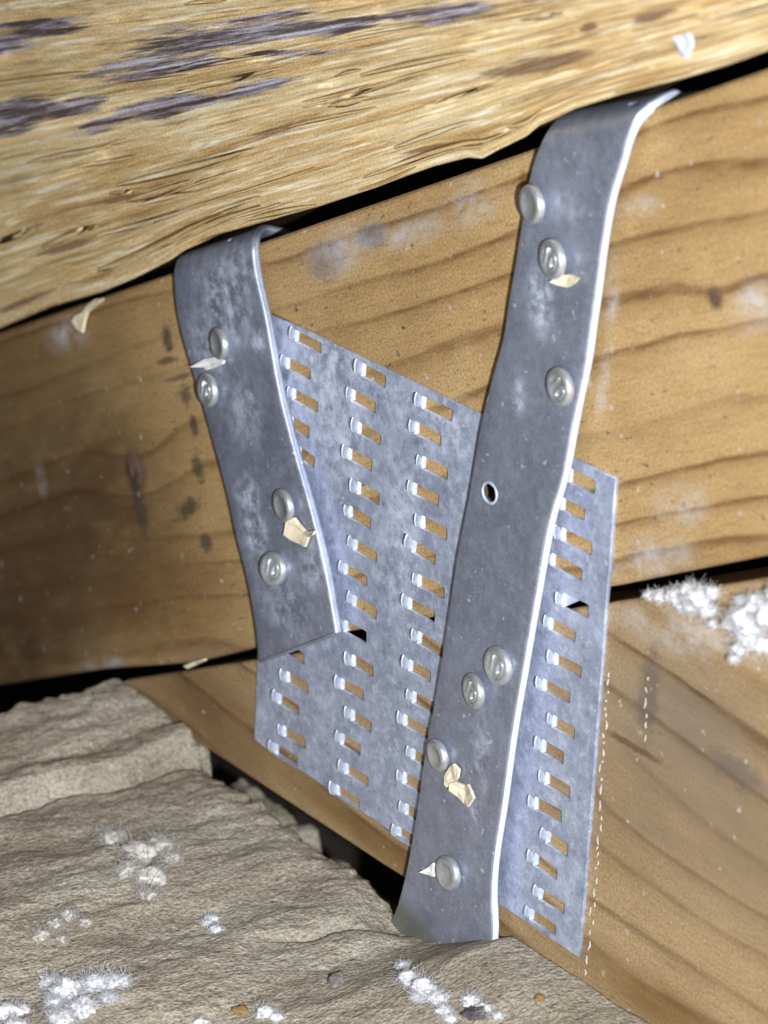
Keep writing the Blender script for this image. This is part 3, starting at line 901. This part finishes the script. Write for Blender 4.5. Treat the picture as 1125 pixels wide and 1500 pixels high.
# ------------------------------------------------------------------ chips and flakes
def chip(name, outline, y, mat, label, cat, thick=0.0007, curl=0.0012, group=None):
    pts = [at(x, py, y) for x, py in outline]
    c = sum(pts, Vector()) / len(pts)
    bm = bmesh.new()
    top, botm = [], []
    R_ = max((p - c).length for p in pts)
    mid = [c.lerp(p, 0.5) for p in pts]
    lift = lambda p: Vector((0, -curl * ((p - c).length / R_) ** 2 * (0.4 + 0.6 * math.sin(p.x * 900 + p.z * 500) ** 2), 0))
    layers = []
    for off in (0.0, thick):
        o_ = [bm.verts.new(p + lift(p) + Vector((0, off, 0))) for p in pts]
        m_ = [bm.verts.new(p + lift(p) + Vector((0, off - 0.0002, 0))) for p in mid]
        cc = bm.verts.new(c + Vector((0, off, 0)))
        layers.append((o_, m_, cc))
    n = len(pts)
    for o_, m_, cc in layers:
        for i in range(n):
            j = (i + 1) % n
            bm.faces.new((o_[i], o_[j], m_[j], m_[i])); bm.faces.new((m_[i], m_[j], cc))
    for i in range(n):
        j = (i + 1) % n
        bm.faces.new((layers[0][0][i], layers[0][0][j], layers[1][0][j], layers[1][0][i]))
    bmesh.ops.recalc_face_normals(bm, faces=bm.faces)
    me = bpy.data.meshes.new(name); bm.to_mesh(me); bm.free()
    return tag(link(name, me, mat), label, cat, group)


SF = RS - 0.0008
G = 'wood chips stuck by the nails'
chip('wood_chip', [(284, 537), (299, 526), (316, 523), (329, 528), (328, 533), (310, 540), (302, 542), (299, 538)], LS - 0.0009, M_PALE, 'white wood chip between the two upper nails of the left strap', 'wood chip', group=G)
chip('wood_chip', [(424, 764), (432, 758), (438, 768), (446, 778), (455, 780), (467, 776), (466, 782), (452, 787), (448, 801), (440, 797), (428, 791), (422, 782)], LS - 0.0009, M_CHIP, 'torn cream wood chip below the third nail of the left strap', 'wood chip', curl=0.0022, group=G)
chip('wood_chip', [(811, 412), (822, 403), (836, 402), (850, 407), (843, 415), (832, 421), (820, 418)], SF, M_CHIP, 'cream wood chip below the second nail of the right strap', 'wood chip', curl=0.0016, group=G)
chip('wood_chip', [(653, 1148), (652, 1136), (660, 1122), (668, 1118), (674, 1127), (672, 1139), (666, 1146), (656, 1153)], SF, M_CHIP, 'small cream crumb just above the curled chip on the right strap', 'wood chip', group=G)
chip('wood_chip', [(664, 1146), (670, 1144), (681, 1151), (688, 1148), (697, 1157), (698, 1168), (693, 1180), (683, 1177), (672, 1167), (665, 1156)], SF, M_CHIP, 'curled cream chip low on the right strap', 'wood chip', curl=0.002, group=G)
chip('wood_chip', [(620, 1276), (628, 1270), (638, 1263), (637, 1274), (636, 1284), (627, 1281)], SF, M_PALE, 'small white triangular chip beside the lowest nail of the right strap', 'wood chip', group=G)
chip('wood_sliver', [(107, 470), (110, 462), (119, 458), (128, 446), (140, 438), (155, 436), (151, 441), (135, 447), (124, 460), (121, 487), (113, 482)], -0.0012, M_CHIP, 'pale sliver of wood hanging below the rough timber, far left', 'wood sliver')
chip('wood_sliver', [(271, 975), (283, 969), (298, 965), (300, 968), (288, 973), (277, 979)], -0.0008, M_CHIP, 'tiny torn sliver at the dark joint left of the plate', 'wood sliver', thick=0.0012)
bp = None
for k in range(200):
    t = k / 200
    if abs(beam_px(1003, t) - 68) < 3: bp = t; break
chip('paint_flake', [(988, 54), (999, 51), (1011, 48), (1014, 60), (1013, 70), (1006, 86), (1000, 78)], beam_y(bp or .5) - 0.0022, M_FLAKE, 'small blue white flake stuck on the rough timber, above the right strap', 'flake', curl=0.0008)

# ------------------------------------------------------------------ insulation
Z0 = 0.0160


LOWEDGE = sorted((at(*q).x * 1000, at(*q).z * 1000) for q in [(180, 997), (279, 1083), (448, 1194), (560, 1268), (727, 1372), (860, 1456), (943, 1512), (1500, 1900)])


def low_edge(X):
    for a, b in zip(LOWEDGE[:-1], LOWEDGE[1:]):
        if X <= b[0]: return a[1] + (b[1] - a[1]) * (X - a[0]) / (b[0] - a[0])
    return LOWEDGE[-1][1]


def insul(x, y):
    X, Y = x * 1000, y * 1000
    p = Vector((X * 0.045, Y * 0.022, 0.3))
    h = noise.fractal(p, 0.9, 2.0, 3) * 2.0
    h += noise.fractal(Vector((X * 0.30, Y * 0.20, 2.0)), 0.8, 2.0, 4) * 0.42
    h += abs(noise.noise(Vector((X * 0.12, Y * 0.035, 5.0)))) * -0.5 + 0.2
    # rear layer, one step up, with a shadowed lip
    e = -70 + 2.2 * noise.noise(Vector((Y * 0.06, 3.0, 0))) + 0.8 * noise.noise(Vector((Y * 0.3, 1.0, 0)))
    h += 3.6 * (1 - sm(e - 1.0, e + 1.2, X)) - 2.6 * math.exp(-((X - e - 3.2) / 2.2) ** 2)
    h -= 1.3 * math.exp(-((X - e + 9.0) / 3.0) ** 2)
    # cracked seam in the front layer
    s = 6 + 0.25 * (Y + 20) + 3 * noise.noise(Vector((Y * 0.08, 7.0, 0)))
    h -= 1.6 * math.exp(-((X - s - 14) / 1.6) ** 2) * sm(-48, -30, Y) * (1 - sm(-12, -4, Y))
    # the board spans a hollow: the wool stops short of it and leaves a dark slit
    lip = -2.6 - 1.4 * noise.noise(Vector((X * 0.06, 9, 0))) - 1.2 * noise.noise(Vector((X * 0.3, 4, 0))) - 1.5 * math.exp(-((X + 28) / 14) ** 2)
    lip += 4.6 * (1 - sm(-72, -64, X))
    h += 1.4 * (1 - sm(-76, -66, X)) * math.exp(-(Y / 16) ** 2)
    open_ = 1 - sm(30, 44, X)
    lip += 1.6 * max(0.0, noise.fractal(Vector((X * 0.22, Y * 0.1, 6)), 0.9, 2.0, 3)) * 2
    h -= 1.3 * sm(lip - 7, lip, Y) * open_ * sm(-74, -64, X) + 34.0 * sm(lip - 1.0, lip + 4.0, Y) ** 1.4 * open_
    h -= 5.0 * math.exp(-((X - 20) / 9) ** 2 - ((Y + 6.0) / 7.5) ** 2)
    # to the right it is banked against the boards and buries the foot of the strap
    if X > 24:
        zc = 12 if X < 30 else 12 + (X - 30) * 0.48 if X < 55 else 24 + (X - 55) * 0.03
        g = math.exp(-(max(0, -Y - 8) / 22) ** 2) * sm(24, 40, X)
        h = h * (1 - 0.55 * g) + (zc - Z0 * 1000) * g
    z = Z0 * 1000 + h
    if Y > -1.6: z = min(z, low_edge(X) - 0.4 + (0 if Y > -0.6 else 3.0 * (-0.6 - Y)))
    return z * 0.001


def build_insulation():
    xs = np.concatenate([np.arange(-106, 130, 0.72), np.arange(130, 720, 4.0)]) * 0.001
    ys = np.concatenate([np.arange(-580, -150, 4.0), np.arange(-150, 37, 0.72)]) * 0.001
    vs_, fs = [], []
    nx, ny = len(xs), len(ys)
    for i, x in enumerate(xs):
        for y in ys:
            jag = (1 - sm(0, 0.016, x + 0.106)) * (noise.fractal(Vector((y * 130, x * 160, 1)), 0.8, 2, 4) * 0.0028)
            vs_.append((x + jag, y, insul(x, y)))
    for i in range(nx - 1):
        for j in range(ny - 1):
            fs.append((i * ny + j, (i + 1) * ny + j, (i + 1) * ny + j + 1, i * ny + j + 1))
    # torn sides down to the ceiling board
    ring = [i * ny for i in range(nx)] + [(nx - 1) * ny + j for j in range(1, ny)] + [i * ny + ny - 1 for i in range(nx - 2, -1, -1)] + [j for j in range(ny - 2, 0, -1)]
    b = len(vs_); n = len(ring)
    for q in ring:
        v = vs_[q]; vs_.append((v[0] + 0.004 * noise.noise(Vector(v) * 90), v[1], -0.0615))
    for k in range(n):
        fs.append((ring[k], b + k, b + (k + 1) % n, ring[(k + 1) % n])[::-1])
    fs.append([b + k for k in range(n)][::-1])
    me = mesh('insulation', vs_, fs)
    fix_normals(me)
    return tag(link('insulation', me, M_BATT, None, True), 'beige grey layered mineral wool insulation spread below the boards', 'insulation', kind='stuff')


ins = build_insulation()


def tuft(name, spots, mat, label, group, fib=60, frac=0.5, seed=1, flat=0.8):
    """a fluffy lump: soft cores hidden in a cloud of fine curled fibres. spots: (point, radius)"""
    rnd = random.Random(seed)
    vs_, fs = [], []
    core = bmesh.new(); bmesh.ops.create_icosphere(core, subdivisions=3, radius=1)
    cv = [v.co.normalized() for v in core.verts]; cf = [[v.index for v in f_.verts] for f_ in core.faces]
    core.free()
    for c, r in spots:
        off = Vector((rnd.uniform(0, 50), 0, 0)); b = len(vs_)
        for d in cv:
            k = 0.66 + frac * 0.7 * noise.fractal(d * 1.6 + off, 0.8, 2.1, 4)
            vs_.append(c + Vector((d.x, d.y, d.z * flat)) * r * max(0.3, k))
        fs += [[b + q for q in f_] for f_ in cf]
    for c, r in spots:
        for _ in range(int(fib * 4)):
            d = Vector((rnd.gauss(0, 1), rnd.gauss(0, 1), rnd.gauss(0.1, 0.8))).normalized()
            p = c + Vector((d.x, d.y, d.z * flat)) * r * rnd.uniform(0.35, 0.85)
            e = Vector((rnd.gauss(0, 1), rnd.gauss(0, 1), rnd.gauss(0, 0.7))).normalized()
            e2 = Vector((rnd.gauss(0, 1), rnd.gauss(0, 1), rnd.gauss(0, 0.7))).normalized()
            w = rnd.uniform(0.00003, 0.00007); L = min(r, 0.0032) * rnd.uniform(0.35, 1.0); b = len(vs_)
            side = d.cross(e).normalized() * w; s2 = d.cross(side).normalized() * w
            for q in range(5):
                s = q / 4; pt = p + d * L * (s - 0.5 * s * s) * 0.8 + e * L * 0.7 * s * s + e2 * L * 0.34 * math.sin(s * 5)
                ww = 1 - 0.6 * s
                vs_ += [pt + side * ww, pt - side * ww, pt + s2 * ww * 1.5]
            for q in range(4):
                for m_, n_ in ((0, 1), (1, 2), (2, 0)): fs.append((b + 3 * q + m_, b + 3 * q + n_, b + 3 * q + 3 + n_, b + 3 * q + 3 + m_))
    return tag(link(name, mesh(name, vs_, fs), mat, None, True), label, 'insulation tuft', group)


def wallspots(lst, y):
    return [(at(a, b, y - r / 6860 * 0.4), r / 6860) for a, b, r in lst]


GR = 'white fibre tufts on the wood joint'
tuft('insulation_tuft', wallspots([(952, 872, 9), (968, 873, 13), (990, 874, 17), (1010, 866, 15), (1026, 874, 22), (1043, 868, 12), (1036, 894, 15), (1012, 888, 15), (1044, 914, 7), (1000, 890, 9)], -0.002), M_FLUFF,
     'white fibre tuft in the dark joint, just right of the plate', GR, 60, seed=3)
tuft('insulation_tuft', wallspots([(1070, 915, 11), (1090, 905, 22), (1110, 885, 20), (1130, 900, 26), (1100, 930, 22), (1118, 945, 18), (1084, 950, 12), (1076, 966, 8), (1140, 870, 18), (1086, 880, 9)], -0.003), M_FLUFF,
     'white fibre tuft at the right frame edge, lying over the joint', GR, 70, seed=5)


def floorspots(lst):
    out = []
    for a, b, r in lst:
        z = Z0
        for _ in range(6):
            p = onfloor(a, b, z); z = insul(p.x, p.y) + r / 7200 * 0.25
        out.append((p, r * 1.25 / 7200))
    return out


GF = 'white fibre tufts on the insulation'
tuft('insulation_tuft', floorspots([(165, 1228, 24), (205, 1250, 32), (235, 1240, 26), (220, 1285, 28), (190, 1275, 26), (250, 1258, 18), (150, 1218, 12), (215, 1310, 18)]), M_GREYFLUFF, 'dusty grey fibre tuft in the middle of the insulation', GF, 120, 0.6, 7, 0.6)
tuft('insulation_tuft', floorspots([(75, 1440, 18), (100, 1452, 28), (140, 1442, 24), (172, 1440, 18), (120, 1475, 22), (80, 1470, 14), (90, 1490, 18), (160, 1462, 12)]), M_FLUFF, 'large white fibre tuft at the lower left of the insulation', GF, 110, 0.6, 8, 0.6)
tuft('insulation_tuft', floorspots([(10, 1485, 22), (32, 1480, 14), (24, 1505, 20)]), M_FLUFF, 'white fibre tuft in the bottom left corner', GF, 40, 0.6, 9, 0.6)
tuft('insulation_tuft', floorspots([(310, 1346, 11), (316, 1362, 11), (303, 1352, 8)]), M_FLUFF, 'tiny white fibre tuft alone right of the dusty grey tuft', GF, 30, 0.6, 10, 0.6)
tuft('insulation_tuft', floorspots([(388, 1484, 16), (405, 1490, 10)]), M_FLUFF, 'small white fibre tuft at the bottom edge, midway along the insulation', GF, 30, 0.6, 11, 0.6)
tuft('insulation_tuft', floorspots([(292, 1502, 14), (310, 1506, 9)]), M_FLUFF, 'small white fibre tuft cut by the bottom edge, left of its like', GF, 20, 0.6, 12, 0.6)
tuft('insulation_tuft', floorspots([(590, 1415, 10), (600, 1435, 17), (622, 1448, 20), (640, 1462, 16), (612, 1460, 12), (650, 1480, 12)]), M_FLUFF, 'white fibre tuft just below the end of the right strap', GF, 60, 0.6, 13, 0.6)
tuft('insulation_tuft', floorspots([(690, 1466, 14), (708, 1478, 13), (660, 1492, 10), (730, 1488, 8)]), M_FLUFF, 'white fibre tuft beside a dark crumb near the bottom edge', GF, 40, 0.6, 14, 0.6)
tuft('insulation_tuft', floorspots([(100, 1340, 14), (125, 1352, 12), (80, 1352, 12), (60, 1370, 14), (90, 1375, 10)]), M_GREYFLUFF, 'faint grey fibre tuft on the insulation, just above the large white tuft', GF, 60, 0.7, 15, 0.6)


# ------------------------------------------------------------------ crumbs on the insulation
def crumb(px, py, r, mat, label, name='wood_crumb', seed=0, st=(1.3, 0.9, 0.6)):
    p = floorspots([(px, py, r)])[0][0]
    bm = bmesh.new(); bmesh.ops.create_icosphere(bm, subdivisions=3, radius=1)
    for v in bm.verts:
        k = 0.8 + 0.5 * noise.fractal(v.co * 1.4 + Vector((seed * 7.0, 0, 0)), 0.9, 2, 4)
        v.co = Vector((v.co.x * st[0], v.co.y * st[1], v.co.z * st[2])) * k * r / 7200
    me = bpy.data.meshes.new(name); bm.to_mesh(me); bm.free()
    o = link(name, me, mat, None, True); o.location = p; o.rotation_euler = (0, 0, seed * 1.3)
    return tag(o, label, 'crumb', 'crumbs on the insulation')


M_BARK = plain('dark_bark', (0.10, 0.085, 0.085), 0.9, 0.4)
M_BROWN = plain('brown_crumb', (0.34, 0.20, 0.075), 0.9, 0.35)
crumb(700, 1484, 17, M_BARK, 'dark crumb lying in the white tuft near the bottom edge', seed=1)
crumb(492, 1436, 16, plain('grey_wool', (0.27, 0.24, 0.21), 0.95, 0.3), 'grey crumb on the insulation, left of the strap foot', 'wool_crumb', seed=2, st=(1.6, 1.0, 0.6))
crumb(352, 1480, 12, M_BROWN, 'brown crumb at the bottom edge of the insulation, beside a small white tuft', seed=3)
crumb(790, 1462, 9, M_BROWN, 'brown crumb on the insulation below the plate corner', seed=4)
